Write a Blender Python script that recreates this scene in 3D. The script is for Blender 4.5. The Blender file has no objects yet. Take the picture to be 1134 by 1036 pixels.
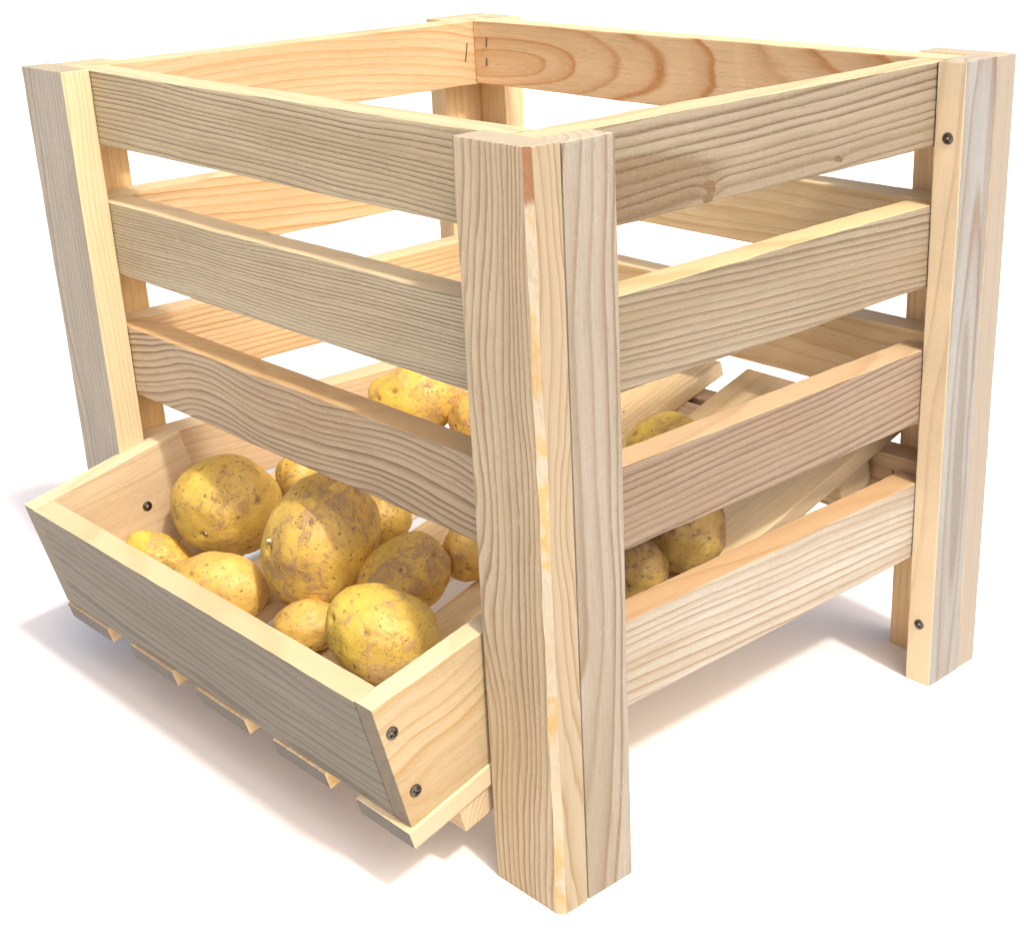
import bpy, bmesh, math, random
from mathutils import Vector, Matrix, noise

scene = bpy.context.scene
COL = scene.collection
R = math.radians

# ------------------------------------------------------------------ crate measures (metres)
H, LA, LB = 0.400, 0.3821, 0.4876
T, S = 0.019, 0.0205              # post board and slat thickness
AI, BI = LA - T - S, LB - T - S   # inner faces of the two far walls

# ------------------------------------------------------------------ node helpers
class NT:
    def __init__(self, mat):
        mat.use_nodes = True
        self.t = mat.node_tree
        self.t.nodes.clear()
    def n(self, typ, **kw):
        nd = self.t.nodes.new(typ)
        for k, v in kw.items():
            setattr(nd, k, v)
        return nd
    def l(self, a, b):
        self.t.links.new(a, b)
    def val(self, sock, v):
        if hasattr(v, 'is_linked'):
            self.l(v, sock)
        else:
            sock.default_value = v
    def math(self, op, a, b=0.0, c=None, clamp=False):
        m = self.n('ShaderNodeMath', operation=op, use_clamp=clamp)
        self.val(m.inputs[0], a); self.val(m.inputs[1], b)
        if c is not None: self.val(m.inputs[2], c)
        return m.outputs[0]
    def vmath(self, op, a, b=(0, 0, 0)):
        m = self.n('ShaderNodeVectorMath', operation=op)
        self.val(m.inputs[0], a); self.val(m.inputs[1], b)
        return m.outputs[0]
    def vlen(self, a):
        m = self.n('ShaderNodeVectorMath', operation='LENGTH')
        self.val(m.inputs[0], a)
        return m.outputs['Value']
    def noise(self, vec, scale=1.0, detail=2.0, rough=0.5, dist=0.0):
        m = self.n('ShaderNodeTexNoise')
        self.l(vec, m.inputs['Vector'])
        m.inputs['Scale'].default_value = scale
        m.inputs['Detail'].default_value = detail
        m.inputs['Roughness'].default_value = rough
        m.inputs['Distortion'].default_value = dist
        return m.outputs['Fac'], m.outputs['Color']
    def ramp(self, fac, stops, interp='LINEAR'):
        m = self.n('ShaderNodeValToRGB')
        cr = m.color_ramp
        cr.interpolation = interp
        while len(cr.elements) < len(stops):
            cr.elements.new(0.5)
        for e, (p, c) in zip(cr.elements, stops):
            e.position = p
            e.color = (c, c, c, 1) if isinstance(c, (int, float)) else (*c, 1)
        self.l(fac, m.inputs['Fac'])
        return m.outputs['Color']
    def mix(self, fac, a, b, blend='MIX'):
        m = self.n('ShaderNodeMix', data_type='RGBA', blend_type=blend)
        self.val(m.inputs[0], fac)
        for i, v in ((6, a), (7, b)):
            if hasattr(v, 'is_linked'): self.l(v, m.inputs[i])
            else: m.inputs[i].default_value = (*v, 1)
        return m.outputs[2]
    def smooth(self, x, a, b):
        m = self.n('ShaderNodeMapRange', interpolation_type='SMOOTHSTEP')
        self.val(m.inputs[0], x)
        m.inputs[1].default_value = a; m.inputs[2].default_value = b
        return m.outputs[0]

# ------------------------------------------------------------------ wood
CREAM = (0.70, 0.52, 0.30); HONEY = (0.66, 0.43, 0.20); GREY = (0.50, 0.43, 0.325); PALE = (0.74, 0.59, 0.38)
LATE_WARM = (0.46, 0.25, 0.09); LATE_TAN = (0.40, 0.27, 0.14); LATE_GREY = (0.27, 0.20, 0.125); LATE_PINK = (0.40, 0.22, 0.12)

def wood(name, seed, early=CREAM, late=LATE_TAN, spacing=0.0035, pith=(0.05, 0.02), tilt=0.0, bow=0.0,
         warp=0.006, contrast=0.8, streak=None, streak_amt=0.4, saw=0.0, knots=(), stains=(), relief=0.00035,
         edge=None, edge_axis=1, rough=0.62, wav=2.0, ripple=0.0030, end_k=0.85, end=None, ztilt=0.0, edge_ring=0.45):
    """Sawn softwood: growth rings about a pith line that runs along local X, bent and wavy, cut by the board."""
    m = bpy.data.materials.new(name)
    N = NT(m)
    rnd = random.Random(seed)
    off = (rnd.uniform(-9, 9), rnd.uniform(-9, 9), rnd.uniform(-9, 9))
    tc = N.n('ShaderNodeTexCoord')
    P = tc.outputs['Object']
    Q = N.vmath('ADD', P, off)
    sx = N.n('ShaderNodeSeparateXYZ'); N.l(P, sx.inputs[0])
    x, y, z = sx.outputs
    # slow bending of the rings along the board, finer waves on top
    _, w1 = N.noise(N.vmath('MULTIPLY', Q, (wav * 2.2, 9, 9)), 1.0, 1.5)
    _, w2 = N.noise(N.vmath('MULTIPLY', Q, (14, 60, 60)), 1.0, 2.0)
    _, w3 = N.noise(N.vmath('MULTIPLY', Q, (45, 380, 380)), 1.0, 2.0)
    w = N.vmath('ADD', N.vmath('MULTIPLY', N.vmath('SUBTRACT', w1, (0.5,) * 3), (0, warp * 4, warp * 4)),
                N.vmath('MULTIPLY', N.vmath('SUBTRACT', w2, (0.5,) * 3), (0, ripple, ripple)))
    w = N.vmath('ADD', w, N.vmath('MULTIPLY', N.vmath('SUBTRACT', w3, (0.5,) * 3), (0, 0.0007, 0.0007)))
    ws = N.n('ShaderNodeSeparateXYZ'); N.l(w, ws.inputs[0])
    bend = N.math('ADD', N.math('MULTIPLY', x, tilt), N.math('MULTIPLY', N.math('MULTIPLY', x, x), bow))
    yy = N.math('ADD', N.math('ADD', N.math('SUBTRACT', y, pith[0]), bend), ws.outputs[1])
    zz = N.math('ADD', N.math('ADD', N.math('SUBTRACT', z, pith[1]), N.math('ADD', N.math('MULTIPLY', bend, 0.35), N.math('MULTIPLY', x, ztilt))), ws.outputs[2])
    # knots push the rings aside
    kmask = None
    for (kx, ky, kz, kr) in knots:
        d = N.vlen(N.vmath('MULTIPLY', N.vmath('SUBTRACT', P, (kx, ky, kz)), (0.55, 1, 1)))
        push = N.math('MULTIPLY', N.smooth(d, kr * 4.5, kr * 0.4), kr * 0.9)
        yy = N.math('ADD', yy, push)
        k = N.smooth(N.math('ADD', d, N.math('MULTIPLY', ws.outputs[1], 0.5)), kr * 1.05, kr * 0.75)
        kmask = k if kmask is None else N.math('MAXIMUM', kmask, k)
    r = N.math('SQRT', N.math('ADD', N.math('MULTIPLY', yy, yy), N.math('MULTIPLY', zz, zz)))
    cmb = N.n('ShaderNodeCombineXYZ'); N.l(r, cmb.inputs[0]); cmb.inputs[1].default_value = off[0]
    rn, _ = N.noise(cmb.outputs[0], 85.0, 2.0)
    phase = N.math('ADD', N.math('DIVIDE', r, spacing), N.math('MULTIPLY', rn, 1.7))
    f = N.math('FRACT', phase)
    ring = N.ramp(f, [(0.0, 0.35), (0.07, 0.02), (0.42, 0.08), (0.70, 0.42), (0.86, 1.0), (0.93, 1.0), (1.0, 0.35)])
    # each ring has its own strength
    fl = N.math('FLOOR', phase)
    c2 = N.n('ShaderNodeCombineXYZ'); N.l(fl, c2.inputs[0]); c2.inputs[1].default_value = off[1]
    wn = N.n('ShaderNodeTexWhiteNoise', noise_dimensions='2D'); N.l(c2.outputs[0], wn.inputs[0])
    patch, _ = N.noise(N.vmath('MULTIPLY', Q, (9, 45, 45)), 1.0, 3.0)
    stren = N.math('MULTIPLY', N.math('ADD', N.math('MULTIPLY', wn.outputs[0], 0.55), 0.45), N.math('ADD', N.math('MULTIPLY', patch, 1.0), 0.5))
    rs = N.math('MULTIPLY', N.math('MULTIPLY', ring, stren), contrast, clamp=True)
    # fibres and resin flecks
    fib, _ = N.noise(N.vmath('MULTIPLY', Q, (22, 950, 950)), 1.0, 4.0, 0.65)
    grit, _ = N.noise(N.vmath('MULTIPLY', Q, (500, 1500, 1500)), 1.0, 3.0, 0.65)
    dash, _ = N.noise(N.vmath('MULTIPLY', Q, (150, 1300, 1300)), 1.0, 2.0, 0.6)
    tone, _ = N.noise(N.vmath('MULTIPLY', Q, (6, 28, 28)), 1.0, 3.0)
    e2 = tuple(c * k for c, k in zip(early, (0.86, 0.82, 0.76)))
    base = N.mix(N.smooth(tone, 0.35, 0.68), early, e2)
    if streak is not None:
        st, _ = N.noise(N.vmath('MULTIPLY', Q, (2.2, 60, 60)), 1.0, 2.5)
        base = N.mix(N.math('MULTIPLY', N.smooth(st, 0.46, 0.66), streak_amt), base, streak)
    col = N.mix(rs, base, late)
    col = N.mix(N.math('MULTIPLY', N.smooth(fib, 0.46, 0.66), 0.34), col, tuple(c * 0.58 for c in early))
    col = N.mix(N.math('MULTIPLY', N.smooth(dash, 0.62, 0.72), 0.38), col, tuple(c * 0.8 for c in late))
    col = N.mix(N.math('MULTIPLY', N.smooth(dash, 0.36, 0.27), 0.40), col, tuple(min(0.86, c * 1.35) for c in early))
    col = N.mix(N.math('MULTIPLY', N.smooth(grit, 0.56, 0.80), 0.34), col, tuple(min(1, c * 1.32) for c in early))
    col = N.mix(N.math('MULTIPLY', N.smooth(grit, 0.42, 0.25), 0.30), col, tuple(c * 0.42 for c in late))
    for (cx, cy, cz, ra, rb, rc, scol, amt) in stains:
        d = N.vlen(N.vmath('MULTIPLY', N.vmath('SUBTRACT', P, (cx, cy, cz)), (1 / ra, 1 / rb, 1 / rc)))
        d = N.math('ADD', d, N.math('MULTIPLY', N.math('SUBTRACT', patch, 0.5), 1.5))
        d = N.math('ADD', d, N.math('MULTIPLY', N.math('SUBTRACT', fib, 0.5), 0.9))
        col = N.mix(N.math('MULTIPLY', N.smooth(d, 1.1, 0.7), amt), col, scol, 'MULTIPLY')
    if kmask is not None:
        kc = N.mix(grit, (0.09, 0.052, 0.024), (0.19, 0.115, 0.055))
        col = N.mix(kmask, col, kc)
    # end grain: the cut ends are duller and drink more dirt
    ge = N.n('ShaderNodeNewGeometry')
    vt = N.n('ShaderNodeVectorTransform', vector_type='NORMAL', convert_from='WORLD', convert_to='OBJECT')
    N.l(ge.outputs['True Normal'], vt.inputs[0])
    sn = N.n('ShaderNodeSeparateXYZ'); N.l(vt.outputs[0], sn.inputs[0])
    endm = N.smooth(N.math('ABSOLUTE', sn.outputs[0]), 0.75, 0.95)
    if edge is not None:
        # narrow sides rough-sawn, faces planed; light and shade on them put into the tones
        em = N.smooth(N.math('ABSOLUTE', sn.outputs[edge_axis]), 0.6, 0.9)
        ec = N.mix(N.math('MULTIPLY', rs, edge_ring), edge, tuple(c * k for c, k in zip(edge, (0.72, 0.62, 0.48))))
        ec = N.mix(N.math('MULTIPLY', N.smooth(fib, 0.40, 0.75), 0.22), ec, tuple(c * 0.66 for c in edge))
        ec = N.mix(N.math('MULTIPLY', N.smooth(grit, 0.58, 0.78), 0.16), ec, tuple(min(0.86, c * 1.25) for c in edge))
        col = N.mix(em, col, ec)
    eg = N.mix(rs, tuple(c * end_k for c in early), tuple(c * end_k for c in late))
    eg = N.mix(N.math('MULTIPLY', N.smooth(grit, 0.45, 0.7), 0.4), eg, tuple(c * 0.7 * end_k for c in early))
    if end is not None:
        eg = N.mix(N.math('MULTIPLY', grit, 0.8), N.mix(rs, end, tuple(c * 0.52 for c in end)), tuple(c * 1.2 for c in end))
    col = N.mix(endm, col, eg)
    if saw:
        # fuzzy cross-cut marks of the saw on the narrow sides
        sw, _ = N.noise(N.vmath('MULTIPLY', Q, (420, 800, 800)), 1.0, 3.0, 0.65)
        col = N.mix(N.math('MULTIPLY', N.smooth(sw, 0.42, 0.68), 0.5 * saw), col, tuple(min(1, c * 1.25) for c in early))
    b = N.n('ShaderNodeBsdfPrincipled')
    N.l(col, b.inputs['Base Color'])
    b.inputs['Specular IOR Level'].default_value = 0.28
    N.l(N.math('ADD', N.math('MULTIPLY', rs, -0.12), N.math('ADD', N.math('MULTIPLY', fib, 0.2), rough - 0.1)), b.inputs['Roughness'])
    h = N.math('ADD', N.math('MULTIPLY', rs, 0.55), N.math('ADD', N.math('MULTIPLY', fib, 0.35), N.math('MULTIPLY', grit, 0.45)))
    if saw:
        h = N.math('ADD', h, N.math('MULTIPLY', sw, 1.3 * saw))
    bp = N.n('ShaderNodeBump'); bp.inputs['Strength'].default_value = 0.75; bp.inputs['Distance'].default_value = relief
    N.l(h, bp.inputs['Height']); N.l(bp.outputs[0], b.inputs['Normal'])
    o = N.n('ShaderNodeOutputMaterial'); N.l(b.outputs[0], o.inputs[0])
    return m

def wane_material():
    """Bark-side corner of the front post: brown inner bark above, amber resin and white fluff below."""
    m = bpy.data.materials.new('wane_edge'); N = NT(m)
    tc = N.n('ShaderNodeTexCoord'); P = tc.outputs['Object']
    sx = N.n('ShaderNodeSeparateXYZ'); N.l(P, sx.inputs[0])
    na, _ = N.noise(N.vmath('MULTIPLY', P, (26, 30, 30)), 1.0, 3.0)
    nb, _ = N.noise(N.vmath('MULTIPLY', P, (240, 700, 700)), 1.0, 3.0)
    c = N.ramp(na, [(0.40, (0.40, 0.33, 0.23)), (0.52, (0.44, 0.375, 0.27)), (0.57, (0.45, 0.33, 0.17)), (0.62, (0.46, 0.30, 0.11)), (0.68, (0.44, 0.38, 0.28))])
    c = N.mix(N.math('MULTIPLY', N.smooth(nb, 0.48, 0.7), 0.3), c, (0.50, 0.45, 0.36))
    top = N.smooth(N.math('ADD', sx.outputs[0], N.math('MULTIPLY', N.math('SUBTRACT', nb, 0.5), 0.012)), 0.172, 0.178)
    c = N.mix(top, c, N.mix(nb, (0.20, 0.09, 0.035), (0.34, 0.17, 0.08)))
    b = N.n('ShaderNodeBsdfPrincipled'); N.l(c, b.inputs['Base Color']); b.inputs['Roughness'].default_value = 0.55
    bp = N.n('ShaderNodeBump'); bp.inputs['Strength'].default_value = 0.8; bp.inputs['Distance'].default_value = 0.0006
    N.l(nb, bp.inputs['Height']); N.l(bp.outputs[0], b.inputs['Normal'])
    o = N.n('ShaderNodeOutputMaterial'); N.l(b.outputs[0], o.inputs[0])
    return m

def metal(name, colour, rough):
    m = bpy.data.materials.new(name); N = NT(m)
    tc = N.n('ShaderNodeTexCoord')
    nf, _ = N.noise(tc.outputs['Object'], 900.0, 3.0)
    b = N.n('ShaderNodeBsdfPrincipled')
    N.l(N.mix(nf, colour, tuple(c * 0.55 for c in colour)), b.inputs['Base Color'])
    b.inputs['Metallic'].default_value = 1.0
    N.l(N.math('ADD', N.math('MULTIPLY', nf, 0.25), rough), b.inputs['Roughness'])
    o = N.n('ShaderNodeOutputMaterial'); N.l(b.outputs[0], o.inputs[0])
    return m

def potato_skin(name, seed, gold, ochre, brown, patchy, dirt):
    m = bpy.data.materials.new(name); N = NT(m)
    rnd = random.Random(seed)
    tc = N.n('ShaderNodeTexCoord')
    Q = N.vmath('ADD', tc.outputs['Object'], tuple(rnd.uniform(-5, 5) for _ in range(3)))
    big, _ = N.noise(Q, 24.0, 3.0, 0.55, 0.6)
    med, _ = N.noise(Q, 85.0, 5.0, 0.66, 0.9)
    fine, _ = N.noise(Q, 360.0, 5.0, 0.72, 0.4)
    micro, _ = N.noise(Q, 1500.0, 2.0, 0.6)
    warp = N.vmath('MULTIPLY', N.noise(Q, 160.0, 2.0)[1], (0.006,) * 3)
    def cells(scale):
        vo = N.n('ShaderNodeTexVoronoi', feature='F1'); N.l(N.vmath('ADD', Q, warp), vo.inputs['Vector']); vo.inputs['Scale'].default_value = scale
        vr = N.n('ShaderNodeSeparateColor'); N.l(vo.outputs['Color'], vr.inputs[0])
        return vo.outputs['Distance'], vr.outputs[0], vr.outputs[1]
    col = N.mix(N.smooth(big, 0.36, 0.64), gold, ochre)
    col = N.mix(N.math('MULTIPLY', N.smooth(med, 0.46, 0.68), 0.42), col, tuple(0.5 * (a + b) for a, b in zip(ochre, brown)))
    col = N.mix(N.math('MULTIPLY', N.smooth(med, 0.46, 0.30), 0.30), col, tuple(min(0.85, c * k) for c, k in zip(gold, (1.22, 1.22, 1.5))))
    # scurfy brown patches with a ragged edge
    sc = N.math('ADD', N.math('MULTIPLY', med, 0.60), N.math('MULTIPLY', big, 0.40))
    sc = N.math('ADD', sc, N.math('MULTIPLY', N.math('SUBTRACT', fine, 0.5), 0.30))
    scurf = N.math('MULTIPLY', N.smooth(sc, 0.590 - 0.085 * patchy, 0.635 - 0.075 * patchy), 0.78)
    col = N.mix(scurf, col, N.mix(N.smooth(fine, 0.35, 0.65), brown, tuple(min(1, c * k) for c, k in zip(brown, (1.6, 1.6, 1.8)))))
    # netted russeting and pale flakes
    col = N.mix(N.math('MULTIPLY', N.smooth(fine, 0.53, 0.68), 0.42), col, brown)
    col = N.mix(N.math('MULTIPLY', N.smooth(fine, 0.44, 0.32), 0.25), col, tuple(min(0.85, c * 1.3) for c in gold))
    # lenticels: small dark specks of several sizes
    d1, p1, q1 = cells(185.0)
    d2, p2, q2 = cells(340.0)
    sp1 = N.math('MULTIPLY', N.smooth(N.math('DIVIDE', d1, N.math('ADD', N.math('MULTIPLY', q1, 0.7), 0.4)), 0.30, 0.12), N.math('GREATER_THAN', p1, 0.60))
    sp2 = N.math('MULTIPLY', N.smooth(d2, 0.28, 0.12), N.math('GREATER_THAN', p2, 0.55))
    sp = N.math('MAXIMUM', sp1, N.math('MULTIPLY', sp2, 0.8))
    col = N.mix(N.math('MULTIPLY', sp, 0.70), col, tuple(c * 0.5 for c in brown))
    # soil clinging in a few spots
    so, _ = N.noise(Q, 55.0, 5.0, 0.7, 1.2)
    soil = N.math('MULTIPLY', N.smooth(so, 0.70 - 0.12 * dirt, 0.76 - 0.10 * dirt), 0.65)
    col = N.mix(soil, col, (0.13, 0.085, 0.05))
    at = N.n('ShaderNodeAttribute', attribute_name='eye')
    eye = N.math('MULTIPLY', at.outputs['Fac'], N.math('ADD', N.math('MULTIPLY', fine, 0.8), 0.45), clamp=True)
    col = N.mix(N.math('MULTIPLY', eye, 0.75), col, (0.16, 0.09, 0.04))
    b = N.n('ShaderNodeBsdfPrincipled'); N.l(col, b.inputs['Base Color'])
    b.inputs['Specular IOR Level'].default_value = 0.5
    b.inputs['Subsurface Weight'].default_value = 0.06
    b.inputs['Subsurface Radius'].default_value = (0.004, 0.002, 0.0007)
    b.inputs['Subsurface Scale'].default_value = 0.6
    N.l(N.math('ADD', N.math('MULTIPLY', scurf, 0.25), N.math('ADD', N.math('MULTIPLY', fine, 0.30), 0.24)), b.inputs['Roughness'])
    h = N.math('ADD', N.math('MULTIPLY', med, 0.8), N.math('ADD', N.math('MULTIPLY', fine, 0.55), N.math('ADD', N.math('MULTIPLY', micro, 0.16), N.math('ADD', N.math('MULTIPLY', scurf, 0.35), N.math('MULTIPLY', sp, -0.3)))))
    bp = N.n('ShaderNodeBump'); bp.inputs['Strength'].default_value = 0.7; bp.inputs['Distance'].default_value = 0.0010
    N.l(h, bp.inputs['Height']); N.l(bp.outputs[0], b.inputs['Normal'])
    o = N.n('ShaderNodeOutputMaterial'); N.l(b.outputs[0], o.inputs[0])
    return m

# ------------------------------------------------------------------ object helpers
crate = bpy.data.objects.new('potato_crate', None)
COL.objects.link(crate)
crate['label'] = 'slatted raw pine potato crate with sloping plank floor and open front trough'
crate['category'] = 'crate'
CC = Vector((LA / 2, LB / 2, 0))
crate.location = CC

def link(name, me, M, mats, parent):
    o = bpy.data.objects.new(name, me)
    COL.objects.link(o)
    for m in (mats if isinstance(mats, (list, tuple)) else [mats]):
        me.materials.append(m)
    if parent is None:
        o.matrix_world = M
    else:
        o.parent = parent
        pw = Matrix.Translation(CC) if parent is crate else WORLD[parent.name]
        o.matrix_local = pw.inverted() @ M
    WORLD[o.name] = M.copy()
    return o
WORLD = {}

def frame(origin, xdir, ydir):
    x = Vector(xdir).normalized(); y = Vector(ydir).normalized(); z = x.cross(y).normalized(); y = z.cross(x)
    return Matrix(((x.x, y.x, z.x, origin[0]), (x.y, y.y, z.y, origin[1]), (x.z, y.z, z.z, origin[2]), (0, 0, 0, 1)))

def finish(bm, name, M, mats, parent, bevel=0.0009, cuts=44, wob=0.00035, seed=0, smooth=False):
    """bm holds world-space shape of a board; move it to the board's own frame (local X along the grain), ease edges, let it warp."""
    bmesh.ops.transform(bm, matrix=M.inverted(), verts=bm.verts)
    bmesh.ops.recalc_face_normals(bm, faces=bm.faces)
    if bevel:
        bmesh.ops.bevel(bm, geom=list(bm.edges), offset=bevel, segments=2, profile=0.6, affect='EDGES', clamp_overlap=True)
    xs = [v.co.x for v in bm.verts]
    x0, x1 = min(xs), max(xs)
    for i in range(1, cuts):
        bmesh.ops.bisect_plane(bm, geom=bm.verts[:] + bm.edges[:] + bm.faces[:], plane_co=(x0 + (x1 - x0) * i / cuts, 0, 0), plane_no=(1, 0, 0))
    for v in bm.verts:
        p = Vector((v.co.x * 7 + seed * 3.7, v.co.y * 25, v.co.z * 25 + seed))
        q = Vector((v.co.x * 55 + seed * 1.3, v.co.y * 110, v.co.z * 110))
        d = noise.noise_vector(p) * wob + noise.noise_vector(q) * wob * 0.45
        h = noise.noise_vector(Vector((v.co.x * 420 + seed, v.co.y * 300, v.co.z * 300))) * 0.00022
        v.co.y += d.y + h.y; v.co.z += d.z + h.z
    me = bpy.data.meshes.new(name)
    bm.to_mesh(me); bm.free()
    return link(name, me, M, mats, parent)

def box_bm(lo, hi):
    bm = bmesh.new()
    r = bmesh.ops.create_cube(bm, size=1.0)
    for v in r['verts']:
        v.co = Vector([lo[i] + (v.co[i] + 0.5) * (hi[i] - lo[i]) for i in range(3)])
    return bm

def board(name, lo, hi, along, mat, parent=crate, seed=0, **kw):
    c = [(a + b) / 2 for a, b in zip(lo, hi)]
    X = {'a': (1, 0, 0), 'b': (0, 1, 0), 'z': (0, 0, 1)}[along]
    Y = (0, 0, 1) if along in 'ab' else (0, 1, 0)
    return finish(box_bm(lo, hi), name, frame(c, X, Y), mat, parent, seed=seed, **kw)

def prism_bm(pts, b0, b1):
    bm = bmesh.new()
    f0 = [bm.verts.new((a, b0, z)) for a, z in pts]
    f1 = [bm.verts.new((a, b1, z)) for a, z in pts]
    bm.faces.new(f0); bm.faces.new(f1[::-1])
    for i in range(len(pts)):
        j = (i + 1) % len(pts)
        bm.faces.new((f0[i], f1[i], f1[j], f0[j]))
    return bm

# ------------------------------------------------------------------ corner posts (two boards each)
# local frame of an upright board: X up, Y along world b, Z = X x Y = -a direction
def build_front_corner():
    w = 0.0515
    mat = wood('front_post_wood', 11, edge_ring=1.0, edge_axis=1, edge=(0.340, 0.276, 0.187), end=(0.508, 0.426, 0.295), ripple=0.0042, early=(0.54, 0.44, 0.3), late=(0.28, 0.165, 0.075), spacing=0.0029, pith=(0.08, -0.07), tilt=0.03, warp=0.01, contrast=1.1, streak=(0.43, 0.36, 0.25), streak_amt=0.5)
    # outline of the cross-section with the waney corner cut off
    bm = bmesh.new()
    n = 40
    rows = []
    for i in range(n + 1):
        z = H * i / n
        k = 0.0030 + 0.0012 * noise.noise(Vector((z * 22, 1.3, 0))) + 0.0010 * noise.noise(Vector((z * 75, 4.3, 0)))
        k2 = 0.0030 + 0.0012 * noise.noise(Vector((z * 18, 7.3, 0)))
        j = noise.noise_vector(Vector((z * 12, 3.1, 9.2))) * 0.0003
        sec = [(0.0, k + 0.0008), (0.0 + j.x, w), (T, w + j.y), (T, 0.0), (k2, 0.0)]
        rows.append([bm.verts.new((a, b, z)) for a, b in sec])
    for r0, r1 in zip(rows, rows[1:]):
        for i in range(5):
            q = (i + 1) % 5
            f = bm.faces.new((r0[i], r0[q], r1[q], r1[i]))
            if i == 4: f.material_index = 1
    bm.faces.new(rows[0][::-1]); bm.faces.new(rows[-1])
    M = frame((T / 2, w / 2, H / 2), (0, 0, 1), (0, 1, 0))
    bmesh.ops.recalc_face_normals(bm, faces=bm.faces)
    sharp = [e for e in bm.edges if len(e.link_faces) == 2 and e.calc_face_angle() > 1.2 and not any(f.material_index == 1 for f in e.link_faces)]
    bmesh.ops.bevel(bm, geom=sharp, offset=0.0008, segments=2, profile=0.6, affect='EDGES', clamp_overlap=True)
    bmesh.ops.transform(bm, matrix=M.inverted(), verts=bm.verts)
    me = bpy.data.meshes.new('post_board'); bm.to_mesh(me); bm.free()
    link('post_board', me, M, [mat, wane_material()], crate)
    mb = wood('front_post_side_wood', 12, end=(0.508, 0.435, 0.303), early=(0.300, 0.268, 0.218), late=(0.183, 0.124, 0.073), spacing=0.0062, pith=(0.03, 0.028), tilt=0.035, warp=0.007, contrast=1.1, streak=(0.328, 0.307, 0.264))
    board('post_board', (T + 0.0011, 0.0004, 0.0), (T + 0.0338, T, H - 0.0008), 'z', mb, seed=2, bevel=0.0013)
build_front_corner()

m_post_l = wood('left_post_wood', 21, end=(0.459, 0.385, 0.262), edge=(0.622, 0.504, 0.311), early=(0.43, 0.385, 0.315), late=(0.25, 0.205, 0.15), spacing=0.0026, pith=(0.04, 0.07), warp=0.003, contrast=1.25, saw=0.25)
board('post_board', (0, LB - 0.0549, 0), (T, LB, H), 'z', m_post_l, seed=3)
m_post_l2 = wood('left_post_inner_wood', 22, end=(0.541, 0.435, 0.271), early=(0.78, 0.54, 0.27), late=(0.58, 0.34, 0.14), spacing=0.0024, pith=(0.06, 0.02), warp=0.003, contrast=0.5)
board('post_board', (T + 0.0006, LB - T, 0), (0.0553, LB - 0.0006, H - 0.0006), 'z', m_post_l2, seed=4)

m_post_r = wood('right_post_wood', 31, end=(0.476, 0.410, 0.295), edge_axis=2, edge=(0.76, 0.62, 0.42), early=(0.285, 0.285, 0.276), late=(0.204, 0.157, 0.117), spacing=0.0095, pith=(-0.013, -0.001), tilt=0.055, warp=0.004, contrast=1.1, streak=(0.259, 0.264, 0.265), saw=0.2, stains=((-0.035, -0.0095, -0.0015, 0.105, 0.03, 0.0055, (0.74, 0.66, 0.59), 0.9), (0.13, -0.0095, -0.012, 0.16, 0.03, 0.004, (0.80, 0.71, 0.62), 0.8)))
RPA = LA - T - 0.0330
rp = board('post_board', (RPA, 0, 0), (LA - T - 0.0006, T, H), 'z', m_post_r, seed=5)
m_post_r2 = wood('right_post_back_wood', 32, edge_ring=0.7, end=(0.492, 0.418, 0.295), edge_axis=1, edge=(0.306, 0.264, 0.212), early=(0.8, 0.6, 0.36), late=(0.58, 0.38, 0.19), spacing=0.004, pith=(0.05, 0.03), warp=0.003, contrast=0.5, saw=0.0)
board('post_board', (LA - T, 0.0004, 0), (LA, 0.0558, H - 0.0004), 'z', m_post_r2, seed=6, bevel=0.0013)
m_post_f = wood('far_post_wood', 41, end=(0.541, 0.443, 0.287), early=(0.76, 0.57, 0.33), late=(0.56, 0.35, 0.16), spacing=0.003, pith=(0.05, 0.04), warp=0.003, contrast=0.5)
board('post_board', (LA - 0.0536, LB - T, 0), (LA - 0.0004, LB, H), 'z', m_post_f, seed=7)
board('post_board', (LA - T, LB - 0.0496, 0), (LA, LB - T - 0.0006, H - 0.0003), 'z', m_post_f, seed=8)

# ------------------------------------------------------------------ side slats (local X along the slat, local Y up)
LZ = [(0.3528, 0.3990), (0.2687, 0.3161), (0.1857, 0.2332)]
RZ = [(0.3507, 0.3986), (0.2666, 0.3164), (0.1804, 0.2270), (0.0880, 0.1394)]
e = 0.0005
SLAT_L = [
    wood('trough_side_slat_top_wood', 51, ripple=0.0016, edge=(0.72, 0.57, 0.34), early=(0.508, 0.421, 0.275), late=(0.208, 0.156, 0.088), spacing=0.0029, pith=(0.16, 0.03), tilt=-0.02, bow=0.05, warp=0.005, contrast=1.3),
    wood('trough_side_slat_middle_wood', 52, ripple=0.0014, edge=(0.72, 0.57, 0.34), early=(0.497, 0.421, 0.281), late=(0.208, 0.156, 0.092), spacing=0.0021, pith=(0.17, 0.02), tilt=0.03, warp=0.004, contrast=1.25),
    wood('trough_side_slat_low_wood', 53, edge=(0.6, 0.4, 0.19), early=(0.518, 0.400, 0.265), late=(0.216, 0.136, 0.072), spacing=0.0046, pith=(-0.050, -0.018), tilt=0.05, bow=0.35, warp=0.011, contrast=1.3, wav=3.0),
]
for i, (z0, z1) in enumerate(LZ):
    board('slat', (T + e, T + S + e, z0), (T + S, BI - e, z1), 'b', SLAT_L[i], seed=10 + i, wob=0.0006)
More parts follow.
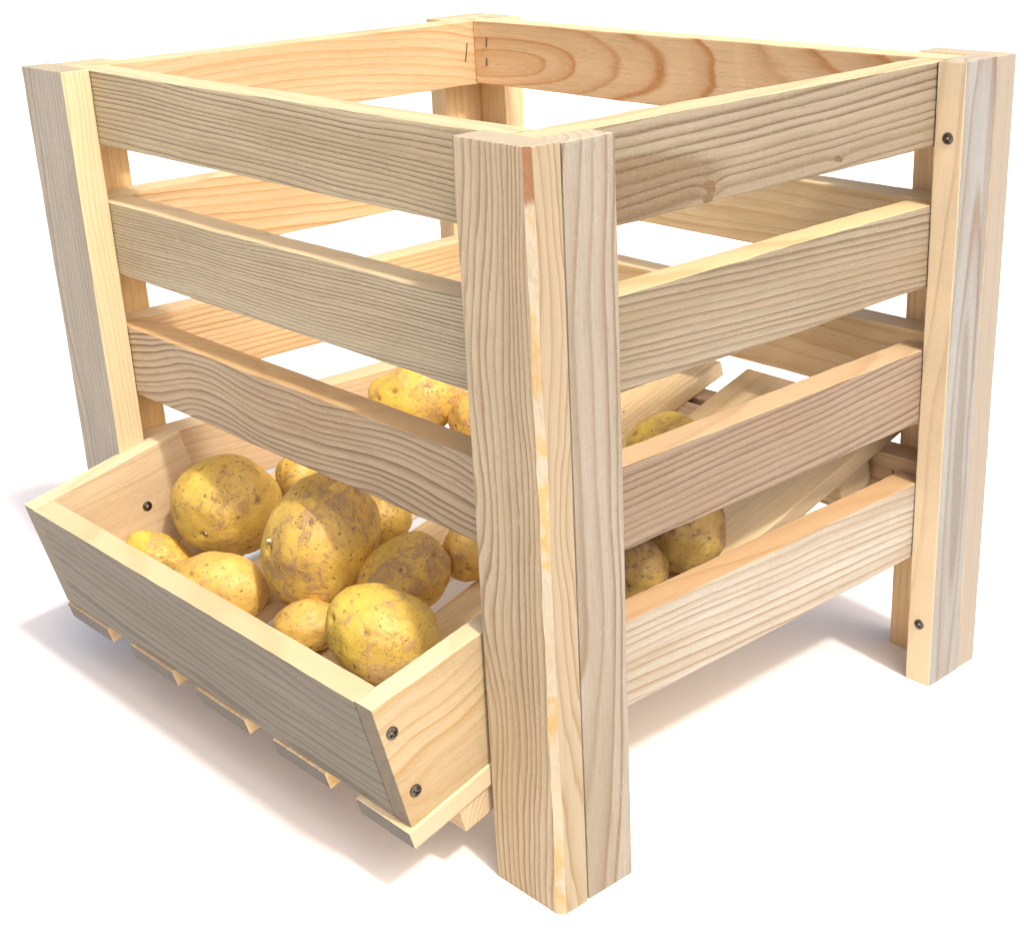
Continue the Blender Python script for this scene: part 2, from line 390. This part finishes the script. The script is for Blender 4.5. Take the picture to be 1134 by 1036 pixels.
    # the slats run on behind the posts: butt ends sit against the long slats of the two neighbouring sides
SLAT_R = [
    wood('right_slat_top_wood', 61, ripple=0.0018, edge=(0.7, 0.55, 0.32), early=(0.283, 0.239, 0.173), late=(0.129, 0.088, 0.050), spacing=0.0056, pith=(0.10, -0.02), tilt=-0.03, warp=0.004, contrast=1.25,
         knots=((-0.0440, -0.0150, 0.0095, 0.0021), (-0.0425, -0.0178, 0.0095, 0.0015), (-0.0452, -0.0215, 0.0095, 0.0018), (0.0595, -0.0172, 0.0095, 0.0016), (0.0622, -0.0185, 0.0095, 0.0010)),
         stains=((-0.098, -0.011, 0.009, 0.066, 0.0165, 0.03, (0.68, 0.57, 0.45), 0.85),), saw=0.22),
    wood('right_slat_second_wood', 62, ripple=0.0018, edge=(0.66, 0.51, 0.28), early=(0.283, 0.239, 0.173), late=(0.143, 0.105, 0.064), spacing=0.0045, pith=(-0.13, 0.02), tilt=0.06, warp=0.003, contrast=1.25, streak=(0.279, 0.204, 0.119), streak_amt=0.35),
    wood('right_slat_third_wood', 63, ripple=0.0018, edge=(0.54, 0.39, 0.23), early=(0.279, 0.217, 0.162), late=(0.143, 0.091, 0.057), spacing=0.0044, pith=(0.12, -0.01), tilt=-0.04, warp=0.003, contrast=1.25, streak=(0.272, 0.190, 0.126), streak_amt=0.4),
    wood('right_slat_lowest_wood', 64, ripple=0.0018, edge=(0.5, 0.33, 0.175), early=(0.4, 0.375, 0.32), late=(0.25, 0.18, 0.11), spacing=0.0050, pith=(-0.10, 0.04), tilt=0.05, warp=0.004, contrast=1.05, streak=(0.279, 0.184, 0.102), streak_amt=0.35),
]
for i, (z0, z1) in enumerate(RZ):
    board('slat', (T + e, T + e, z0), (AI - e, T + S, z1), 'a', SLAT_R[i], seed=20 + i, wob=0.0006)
SLAT_BL = [
    wood('far_left_slat_top_wood', 71, edge=(0.7, 0.55, 0.33), early=(0.612, 0.459, 0.279), late=(0.50, 0.31, 0.14), spacing=0.0058, pith=(-0.075, -0.01), tilt=0.02, bow=0.4, warp=0.008, contrast=1.15),
    wood('far_left_slat_second_wood', 72, edge=(0.7, 0.55, 0.33), early=(0.666, 0.495, 0.297), late=(0.50, 0.29, 0.12), spacing=0.0060, pith=(-0.11, 0.0), tilt=0.05, warp=0.006, contrast=1.1),
    wood('far_left_slat_third_wood', 73, edge=(0.7, 0.55, 0.33), early=(0.72, 0.51, 0.3), late=(0.46, 0.26, 0.11), spacing=0.0042, pith=(0.12, 0.0), tilt=0.0, warp=0.004, contrast=0.95),
    wood('far_left_slat_lowest_wood', 74, edge=(0.7, 0.55, 0.33), early=(0.64, 0.48, 0.31), late=(0.46, 0.30, 0.16), spacing=0.0055, pith=(0.10, 0.0), tilt=0.06, warp=0.005, contrast=0.55),
]
BLZ = [(0.3518, 0.3992), (0.2680, 0.3172), (0.1815, 0.2325), (0.0960, 0.1465)]
far_left = []
for i, (z0, z1) in enumerate(BLZ):
    far_left.append(board('slat', (T + e, BI, z0), (LA - T - e, LB - T - e, z1), 'a', SLAT_BL[i], seed=30 + i, wob=0.0006))
SLAT_BR = [
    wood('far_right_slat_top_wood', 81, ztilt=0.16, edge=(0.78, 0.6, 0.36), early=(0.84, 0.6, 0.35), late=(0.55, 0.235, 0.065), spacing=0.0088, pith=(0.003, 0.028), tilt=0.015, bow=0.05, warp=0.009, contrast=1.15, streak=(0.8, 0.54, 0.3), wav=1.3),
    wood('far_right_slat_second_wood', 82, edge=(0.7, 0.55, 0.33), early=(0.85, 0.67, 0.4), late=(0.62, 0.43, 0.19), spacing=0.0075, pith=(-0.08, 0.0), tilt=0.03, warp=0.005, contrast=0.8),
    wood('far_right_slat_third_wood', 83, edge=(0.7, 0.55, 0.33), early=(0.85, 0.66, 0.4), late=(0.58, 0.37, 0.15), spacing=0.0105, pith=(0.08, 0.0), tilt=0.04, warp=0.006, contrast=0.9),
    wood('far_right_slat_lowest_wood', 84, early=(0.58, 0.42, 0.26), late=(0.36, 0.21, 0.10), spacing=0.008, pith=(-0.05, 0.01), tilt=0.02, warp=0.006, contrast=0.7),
]
BRZ = [(0.3525, 0.3990), (0.2690, 0.3165), (0.1860, 0.2345), (0.0980, 0.1480)]
far_right = []
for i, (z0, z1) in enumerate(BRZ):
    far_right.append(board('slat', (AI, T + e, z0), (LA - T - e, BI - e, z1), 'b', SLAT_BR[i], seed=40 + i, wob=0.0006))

# ------------------------------------------------------------------ sloping floor: five planks on two battens
TH = R(15.0)
UX = Vector((math.cos(TH), 0, math.sin(TH))); UN = Vector((-math.sin(TH), 0, math.cos(TH)))
F0 = Vector((-0.0524, 0, 0.0553))
def on_floor(d, n, b):
    p = F0 + UX * d + UN * n
    return Vector((p.x, b, p.z))
def sloped_box(name, d0, d1, n0, n1, b0, b1, mat, seed, along='d', skew=0.0, **kw):
    bm = bmesh.new()
    vs = [bm.verts.new(on_floor(d, n, b + (skew if d == d1 else 0))) for d in (d0, d1) for b in (b0, b1) for n in (n0, n1)]
    for q in ((0, 1, 3, 2), (4, 6, 7, 5), (0, 4, 5, 1), (2, 3, 7, 6), (0, 2, 6, 4), (1, 5, 7, 3)):
        bm.faces.new([vs[i] for i in q])
    c = on_floor((d0 + d1) / 2, (n0 + n1) / 2, (b0 + b1) / 2)
    M = frame(c, UX, (0, 1, 0)) if along == 'd' else frame(c, (0, 1, 0), UX)
    return finish(bm, name, M, mat, crate, seed=seed, **kw)
PL_TH = 0.0118
planks = [
    (0.0520, 0.0995, 0.004, wood('floor_plank_one_wood', 91, end=(0.155, 0.138, 0.115), edge_axis=1, edge=(0.5, 0.39, 0.26), end_k=0.36, early=(0.84, 0.69, 0.44), late=(0.58, 0.41, 0.20), spacing=0.009, pith=(0.06, 0.02), contrast=0.35, warp=0.004, knots=((0.03, -0.004, 0.0056, 0.0018),))),
    (0.1302, 0.1820, 0.012, wood('floor_plank_two_wood', 92, end=(0.155, 0.138, 0.115), end_k=0.36, early=(0.82, 0.65, 0.38), late=(0.60, 0.36, 0.11), spacing=0.0085, pith=(0.02, 0.03), tilt=0.06, contrast=0.7, warp=0.006)),
    (0.2114, 0.2667, 0.008, wood('floor_plank_three_wood', 93, end=(0.155, 0.138, 0.115), end_k=0.36, early=(0.8, 0.64, 0.39), late=(0.56, 0.36, 0.15), spacing=0.0060, pith=(-0.06, 0.01), contrast=0.65, warp=0.004, knots=((0.135, 0.0, 0.0056, 0.0014), (0.12, 0.012, 0.0056, 0.0012), (0.128, -0.008, 0.0056, 0.0010)))),
    (0.2936, 0.3479, 0.002, wood('floor_plank_four_wood', 94, end=(0.155, 0.138, 0.115), end_k=0.36, early=(0.70, 0.55, 0.34), late=(0.54, 0.36, 0.17), spacing=0.006, pith=(0.08, 0.01), contrast=0.5)),
    (0.3771, 0.4339, 0.0, wood('floor_plank_five_wood', 95, end=(0.155, 0.138, 0.115), end_k=0.36, early=(0.70, 0.54, 0.34), late=(0.53, 0.36, 0.18), spacing=0.006, pith=(-0.07, 0.02), contrast=0.5)),
]
for i, (b0, b1, sk, m) in enumerate(planks):
    lift = 0.0005 if i != 2 else 0.003
    sloped_box('floor_plank', -0.0030 if i == 0 else -0.0012, 0.438, -PL_TH, -0.0001, b0, b1, m, 50 + i, skew=sk, bevel=0.0012, wob=0.0006)
m_bat = wood('support_batten_wood', 97, early=(0.6, 0.47, 0.31), late=(0.42, 0.28, 0.16), spacing=0.003, pith=(0.02, 0.02), contrast=0.7)
sloped_box('support_batten', 0.030, 0.062, -PL_TH - 0.0185, -PL_TH - 0.0003, 0.0560, 0.4320, m_bat, 60, along='b', bevel=0.0012)
sloped_box('support_batten', 0.366, 0.399, -PL_TH - 0.0225, -PL_TH - 0.0003, 0.0600, 0.4300, m_bat, 61, along='b', bevel=0.0030)

# added unseen strip behind the trough front, blocks sun through plank gaps
sloped_box('added_sun_blocker', 0.0147, 0.0360, 0.0002, 0.0100, 0.0690, 0.4205, m_bat, 62, along='b', bevel=0.0010)

# ------------------------------------------------------------------ trough at the low end
B1, B2, TS = 0.0540, 0.4356, 0.0141
side = [(-0.0700, 0.1323), (-0.0520, 0.0556), (0.0590, 0.0852), (0.0395, 0.1562)]
mS1 = wood('trough_end_near_wood', 101, end=(0.2, 0.16, 0.11), end_k=0.42, edge=(0.74, 0.6, 0.38), early=(0.428, 0.336, 0.207), late=(0.353, 0.227, 0.092), spacing=0.0085, pith=(-0.022, 0.018), tilt=0.16, bow=0.8, warp=0.012, contrast=0.95, wav=4.0)
mS2 = wood('trough_end_far_wood', 102, end=(0.22, 0.19, 0.14), end_k=0.42, edge=(0.74, 0.6, 0.38), early=(0.654, 0.516, 0.344), late=(0.55, 0.4, 0.23), spacing=0.012, pith=(0.06, 0.01), tilt=0.05, warp=0.006, contrast=0.8)
def side_board(b0, b1, m, seed):
    M = frame((0.0, (b0 + b1) / 2, 0.107), (math.cos(R(13)), 0, math.sin(R(13))), (-math.sin(R(13)), 0, math.cos(R(13))))
    return finish(prism_bm(side, b0, b1), 'side_board', M, m, crate, seed=seed, wob=0.0004)
sb_near = side_board(B1, B1 + TS, mS1, 70)
sb_far = side_board(B2 - TS, B2, mS2, 71)
fr = [(-0.0699, 0.1318), (-0.0521, 0.0560), (-0.0384, 0.0592), (-0.0562, 0.1352)]
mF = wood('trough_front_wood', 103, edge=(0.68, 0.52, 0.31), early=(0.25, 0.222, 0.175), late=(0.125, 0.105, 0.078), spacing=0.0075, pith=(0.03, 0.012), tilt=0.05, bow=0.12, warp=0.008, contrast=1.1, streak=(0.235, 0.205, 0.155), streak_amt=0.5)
fm = frame((-0.054, (B1 + B2) / 2, 0.0955), (0, 1, 0), (0.0178, 0, -0.0760))
finish(prism_bm(fr, B1 + TS + 0.0004, B2 - TS - 0.0004), 'front_board', fm, mF, crate, seed=72, wob=0.0005)

# ------------------------------------------------------------------ screws and staples
M_SCREW = metal('screw_steel', (0.20, 0.18, 0.155), 0.26)
M_STAPLE = metal('staple_steel', (0.22, 0.17, 0.12), 0.45)
def screw_mesh(rad=0.0036):
    bm = bmesh.new()
    rings, seg = 14, 40
    grid = []
    for i in range(rings + 1):
        r = rad * i / rings
        row = []
        for k in range(seg):
            a = 2 * math.pi * k / seg
            x, y = r * math.cos(a), r * math.sin(a)
            z = 0.0009 * (1 - (i / rings) ** 2.5) + 0.0004
            w = rad * 0.17
            inside = (abs(x) < w or abs(y) < w) and r < rad * 0.66
            if inside: z -= 0.0019 * (1 - 0.6 * r / (rad * 0.66))
            if i == rings: z = -0.0008
            row.append(bm.verts.new((x, y, z)))
            if i == 0: break
        grid.append(row)
    for i in range(1, rings + 1):
        for k in range(seg):
            q = (k + 1) % seg
            if i == 1: bm.faces.new((grid[0][0], grid[1][k], grid[1][q]))
            else: bm.faces.new((grid[i - 1][k], grid[i][k], grid[i][q], grid[i - 1][q]))
    me = bpy.data.meshes.new('screw'); bm.to_mesh(me); bm.free()
    me.materials.append(M_SCREW)
    return me
SCREW = screw_mesh()
def screw(parent, pos, normal, up, spin):
    n = Vector(normal).normalized(); u = Vector(up); x = u.cross(n).normalized(); y = n.cross(x)
    M = Matrix(((x.x, y.x, n.x, pos[0]), (x.y, y.y, n.y, pos[1]), (x.z, y.z, n.z, pos[2]), (0, 0, 0, 1))) @ Matrix.Rotation(R(spin), 4, 'Z')
    o = bpy.data.objects.new('screw', SCREW); COL.objects.link(o)
    o.parent = parent
    o.matrix_local = WORLD[parent.name].inverted() @ M
    return o
screw(rp, (RPA - 0.0002, 0.0097, 0.3565), (-1, 0, 0), (0, 0, 1), 20)
screw(rp, (RPA - 0.0002, 0.0104, 0.0425), (-1, 0, 0), (0, 0, 1), 55)
screw(sb_near, (-0.0590, B1 - 0.0003, 0.1154), (0, -1, 0), (0, 0, 1), 30)
screw(sb_near, (-0.0478, B1 - 0.0003, 0.0765), (0, -1, 0), (0, 0, 1), 65)
screw(sb_far, (0.0085, B2 - TS - 0.0003, 0.1103), (0, -1, 0), (0, 0, 1), 10)
def staple(parent, pos, normal, direction, length=0.0072):
    """Crown of a wire staple pressed almost flush into the wood."""
    n = Vector(normal).normalized(); x = Vector(direction).normalized(); y = n.cross(x)
    M = Matrix(((x.x, y.x, n.x, pos[0]), (x.y, y.y, n.y, pos[1]), (x.z, y.z, n.z, pos[2]), (0, 0, 0, 1)))
    bm = bmesh.new()
    pts = [(-length / 2, -0.0012), (-length / 2 + 0.0004, 0.0005), (length / 2 - 0.0004, 0.0003), (length / 2, -0.0012)]
    prev = None
    for px, pz in pts:
        ring = [bm.verts.new((px, 0.0005 * math.cos(k * math.pi / 3), pz + 0.0005 * math.sin(k * math.pi / 3))) for k in range(6)]
        if prev:
            for k in range(6):
                q = (k + 1) % 6
                bm.faces.new((prev[k], prev[q], ring[q], ring[k]))
        prev = ring
    me = bpy.data.meshes.new('staple'); bm.to_mesh(me); bm.free()
    return link('staple', me, M, M_STAPLE, parent)
staple(far_left[0], (0.3352, BI, 0.3800), (0, -1, 0), (0.20, 0, 1), 0.0075)
staple(far_left[0], (0.3338, BI, 0.3730), (0, -1, 0), (0.22, 0, 1), 0.0072)
staple(far_right[0], (AI, 0.4325, 0.3840), (-1, 0, 0), (0, -0.12, 1), 0.0078)
staple(far_right[0], (AI, 0.4335, 0.3695), (-1, 0, 0), (0, 0.03, 1), 0.0062)
staple(far_right[3], (AI, 0.0450, 0.1340), (-1, 0, 0), (0, 0.02, 1), 0.0085)

# ------------------------------------------------------------------ potatoes
CAM_R = Vector((0.72362347, -0.6894911, -0.0311624)); CAM_U = Vector((0.28170813, 0.25383294, 0.92531582))
CAM_B = Vector((-0.63008698, -0.67835895, 0.37791472))
SK = [
    potato_skin('potato_skin_yellow', 1, (0.70, 0.485, 0.085), (0.61, 0.395, 0.085), (0.34, 0.205, 0.075), 0.30, 0.25),
    potato_skin('potato_skin_russet', 2, (0.74, 0.490, 0.090), (0.58, 0.360, 0.090), (0.33, 0.200, 0.090), 0.80, 0.50),
    potato_skin('potato_skin_tan', 3, (0.75, 0.485, 0.110), (0.66, 0.405, 0.100), (0.40, 0.235, 0.090), 0.15, 0.05),
    potato_skin('potato_skin_bright', 4, (0.74, 0.520, 0.085), (0.66, 0.435, 0.090), (0.40, 0.245, 0.105), 0.55, 0.20),
    potato_skin('potato_skin_painted_shade', 5, (0.46, 0.310, 0.080), (0.36, 0.225, 0.070), (0.17, 0.100, 0.055), 0.55, 0.40),  # shade behind the right slats put into this skin's colour
]
M_SPROUT = bpy.data.materials.new('sprout_white'); _N = NT(M_SPROUT)
_b = _N.n('ShaderNodeBsdfPrincipled'); _nf, _ = _N.noise(_N.n('ShaderNodeTexCoord').outputs['Object'], 700.0, 2.0)
_N.l(_N.mix(_nf, (0.82, 0.72, 0.56), (0.66, 0.50, 0.36)), _b.inputs['Base Color']); _b.inputs['Roughness'].default_value = 0.5
_o = _N.n('ShaderNodeOutputMaterial'); _N.l(_b.outputs[0], _o.inputs[0])

def potato(loc, ax, ang, skin, seed, label, group=None, taper=0.0, lump=0.07, eyes=7, sprouts=(), nspr=5):
    rnd = random.Random(seed)
    bm = bmesh.new()
    bmesh.ops.create_icosphere(bm, subdivisions=6, radius=1.0)
    el = bm.verts.layers.float.new('eye')
    mean = (ax[0] + ax[1] + ax[2]) / 3
    evs = []
    for _ in range(eyes):
        v = Vector((rnd.gauss(0, 1), rnd.gauss(0, 1), rnd.gauss(0.4, 0.9))).normalized()
        evs.append((v, rnd.uniform(0.10, 0.17), rnd.uniform(0.025, 0.06)))
    evs += [(Vector(s).normalized(), 0.13, 0.05) for s in sprouts]
    o3 = Vector((seed * 1.7, seed * 0.9, -seed))
    for v in bm.verts:
        d = v.co.normalized()
        k = 1 + lump * 1.5 * noise.noise(d * 1.15 + o3) + lump * 0.7 * noise.noise(d * 2.4 - o3) + 0.009 * noise.noise(d * 5.5 + o3) + 0.003 * noise.noise(d * 13 - o3)
        eye = 0.0
        for ev, er, ed in evs:
            an = d.angle(ev)
            if an < er * 2.2:
                g = math.exp(-(an / (er * 0.62)) ** 2)
                # a brow on one side of the eye, the dent under it
                side_ = (d - ev).dot(CAM_U) / er
                k -= ed * g * (1 - 0.6 * side_)
                eye = max(eye, math.exp(-(an / (er * 0.50)) ** 2))
        # superellipsoid: a little blunter than an egg
        p = Vector((d.x * ax[0], d.y * ax[1], d.z * ax[2])) * k
        p.y *= 1 + taper * d.x; p.z *= 1 + taper * d.x
        v.co = p; v[el] = eye
    for f in bm.faces: f.smooth = True
    sbase = []
    for sp in sprouts:
        d = Vector(sp).normalized()
        sbase.append(max(bm.verts, key=lambda v: v.co.normalized().dot(d)).co.copy())
    me = bpy.data.meshes.new('potato'); bm.to_mesh(me); bm.free()
    c, s = math.cos(R(ang)), math.sin(R(ang))
    X = CAM_R * c + CAM_U * s; Y = CAM_U * c - CAM_R * s; Z = CAM_B
    M = Matrix(((X.x, Y.x, Z.x, loc[0]), (X.y, Y.y, Z.y, loc[1]), (X.z, Y.z, Z.z, loc[2]), (0, 0, 0, 1)))
    o = link('potato', me, M, skin, None)
    o['label'] = label; o['category'] = 'potato'; o['group'] = group or 'potatoes in the crate'
    for sp, base in zip(sprouts, sbase):
        d = Vector(sp).normalized()
        base = base * 0.995
        sb = bmesh.new()
        for k in range(nspr):
            q = base + Vector((rnd.uniform(-1, 1), rnd.uniform(-1, 1), rnd.uniform(-0.4, 0.4))) * 0.0026
            g = bmesh.ops.create_icosphere(sb, subdivisions=2, radius=rnd.uniform(0.0007, 0.0013))
            for vv in g['verts']:
                vv.co = vv.co + d * max(0, vv.co.dot(d)) * 0.9 + q
        sm = bpy.data.meshes.new('sprout'); sb.to_mesh(sm); sb.free()
        for pl in sm.polygons: pl.use_smooth = True
        link('sprout', sm, M @ Matrix.Identity(4), M_SPROUT, o)
    return o
mm = 0.001
potato((0.0428, 0.3733, 0.1133), (36.5 * mm, 34.5 * mm, 34 * mm), 0, SK[0], 1, 'big round yellow potato beside the far end board of the trough', lump=0.05, sprouts=((-0.30, -0.58, 0.76),))
potato((0.0385, 0.2555, 0.1226), (44.0 * mm, 35.0 * mm, 36 * mm), 68, SK[1], 2, 'largest potato, brown scabby skin, standing in the middle of the trough', lump=0.06, taper=0.07, sprouts=((-0.28, 0.74, 0.61),), nspr=1)
potato((0.0645, 0.2045, 0.1080), (30.5 * mm, 24.0 * mm, 25 * mm), 38, SK[1], 3, 'oval brownish potato tilted between the largest potato and the near post', taper=-0.06)
potato((0.0085, 0.1530, 0.1070), (35.0 * mm, 29.5 * mm, 30 * mm), -35, SK[3], 4, 'bright yellow patchy potato in the corner by the near end board', lump=0.05, taper=0.05)
potato((0.0045, 0.2286, 0.0869), (20.5 * mm, 16.6 * mm, 17 * mm), 20, SK[2], 5, 'small smooth tan potato against the trough front below the largest potato')
potato((-0.0029, 0.3104, 0.0902), (31.0 * mm, 21.5 * mm, 22 * mm), -14, SK[2], 6, 'smooth tan oval potato lying along the trough front board', taper=0.10, lump=0.05)
potato((0.0009, 0.4014, 0.0838), (23.0 * mm, 14.5 * mm, 17 * mm), -18, SK[3], 7, 'flattish rough potato lowest in the far front corner of the trough')
potato((0.1056, 0.3800, 0.1136), (17.0 * mm, 19.0 * mm, 18 * mm), 0, SK[0], 8, 'small golden potato peeking out behind the big round yellow one')
potato((0.1000, 0.2748, 0.1138), (18.2 * mm, 20.2 * mm, 18 * mm), 0, SK[0], 9, 'small pale golden potato half hidden behind the largest potato', eyes=4)
potato((0.1067, 0.1936, 0.1147), (17.5 * mm, 19.2 * mm, 18 * mm), 0, SK[2], 10, 'brownish potato under the lowest trough side slat, cut off by the near post')
potato((0.1965, 0.3600, 0.1510), (36.5 * mm, 27.5 * mm, 27 * mm), 12, SK[3], 11, 'large yellow potato high on the floor planks seen above the third slat', lump=0.09, eyes=8)
potato((0.2122, 0.3060, 0.1460), (22.0 * mm, 20.0 * mm, 20 * mm), 0, SK[2], 12, 'tan potato between the large yellow one high on the planks and the front corner post')
potato((0.2391, 0.1503, 0.1560), (26.4 * mm, 23.0 * mm, 23 * mm), 10, SK[3], 14, 'yellow potato leaning on a floor plank behind the third right slat', eyes=4)
potato((0.1345, 0.0755, 0.1270), (20.6 * mm, 20.5 * mm, 19 * mm), 0, SK[4], 15, 'small potato with shade painted into its skin beside the near post above the lowest right slat')
potato((0.1770, 0.0775, 0.1415), (26.5 * mm, 27.0 * mm, 26 * mm), 0, SK[4], 16, 'potato with shade painted into its skin on a floor plank above the lowest right slat')

# ------------------------------------------------------------------ ground
bm = bmesh.new()
bmesh.ops.create_grid(bm, x_segments=8, y_segments=8, size=60)
me = bpy.data.meshes.new('ground'); bm.to_mesh(me); bm.free()
mg = bpy.data.materials.new('white_sheet'); N = NT(mg)
tc = N.n('ShaderNodeTexCoord'); g1, _ = N.noise(tc.outputs['Object'], 3.0, 4.0)
b = N.n('ShaderNodeBsdfPrincipled'); N.l(N.mix(g1, (0.85, 0.828, 0.806), (0.88, 0.860, 0.840)), b.inputs['Base Color'])
b.inputs['Roughness'].default_value = 0.9; b.inputs['Specular IOR Level'].default_value = 0.1
o = N.n('ShaderNodeOutputMaterial'); N.l(b.outputs[0], o.inputs[0])
gr = link('ground', me, Matrix.Identity(4), mg, None)
gr['kind'] = 'structure'; gr['label'] = 'plain white sheet under the crate'

# ------------------------------------------------------------------ light
SUN = Vector((0.12, 0.79, -1.0)).normalized()     # travel of the light
elev = math.asin(-SUN.z)
sun = bpy.data.lights.new('sun', 'SUN'); so = bpy.data.objects.new('sun', sun); COL.objects.link(so)
so.rotation_euler = SUN.to_track_quat('-Z', 'Y').to_euler()
sun.energy = 2.0; sun.angle = R(4.0); sun.color = (1.0, 0.95, 0.87)
world = bpy.data.worlds.new('World'); scene.world = world; world.use_nodes = True
wt = world.node_tree; wt.nodes.clear()
sky = wt.nodes.new('ShaderNodeTexSky'); sky.sky_type = 'NISHITA'; sky.sun_disc = False
sky.sun_elevation = elev; sky.sun_rotation = math.atan2(-SUN.x, -SUN.y)
sky.air_density = 1.0; sky.dust_density = 6.5; sky.ozone_density = 0.15
bg = wt.nodes.new('ShaderNodeBackground'); bg.inputs['Strength'].default_value = 0.15
wo = wt.nodes.new('ShaderNodeOutputWorld')
wt.links.new(sky.outputs[0], bg.inputs[0]); wt.links.new(bg.outputs[0], wo.inputs[0])

# ------------------------------------------------------------------ camera
cam = bpy.data.cameras.new('camera'); co = bpy.data.objects.new('camera', cam); COL.objects.link(co)
p = (-0.43600, -0.49760, 0.51580)
Rm = Matrix(((CAM_R.x, CAM_U.x, CAM_B.x, p[0]), (CAM_R.y, CAM_U.y, CAM_B.y, p[1]), (CAM_R.z, CAM_U.z, CAM_B.z, p[2]), (0, 0, 0, 1)))
co.matrix_world = Rm
cam.sensor_fit = 'HORIZONTAL'; cam.sensor_width = 36.0; cam.lens = 1707.0661 / 1134 * 36
cam.shift_x = -(646.5666 - 567) / 1134; cam.shift_y = (533.0026 - 518) / 1134
cam.clip_start = 0.01; cam.clip_end = 300
scene.camera = co

scene.view_settings.view_transform = 'Standard'; scene.view_settings.look = 'None'
scene.view_settings.exposure = 0.42; scene.view_settings.gamma = 1.0
scene.view_settings.use_curve_mapping = False
scene.cycles.max_bounces = 10; scene.cycles.diffuse_bounces = 6
scene.cycles.use_denoising = True
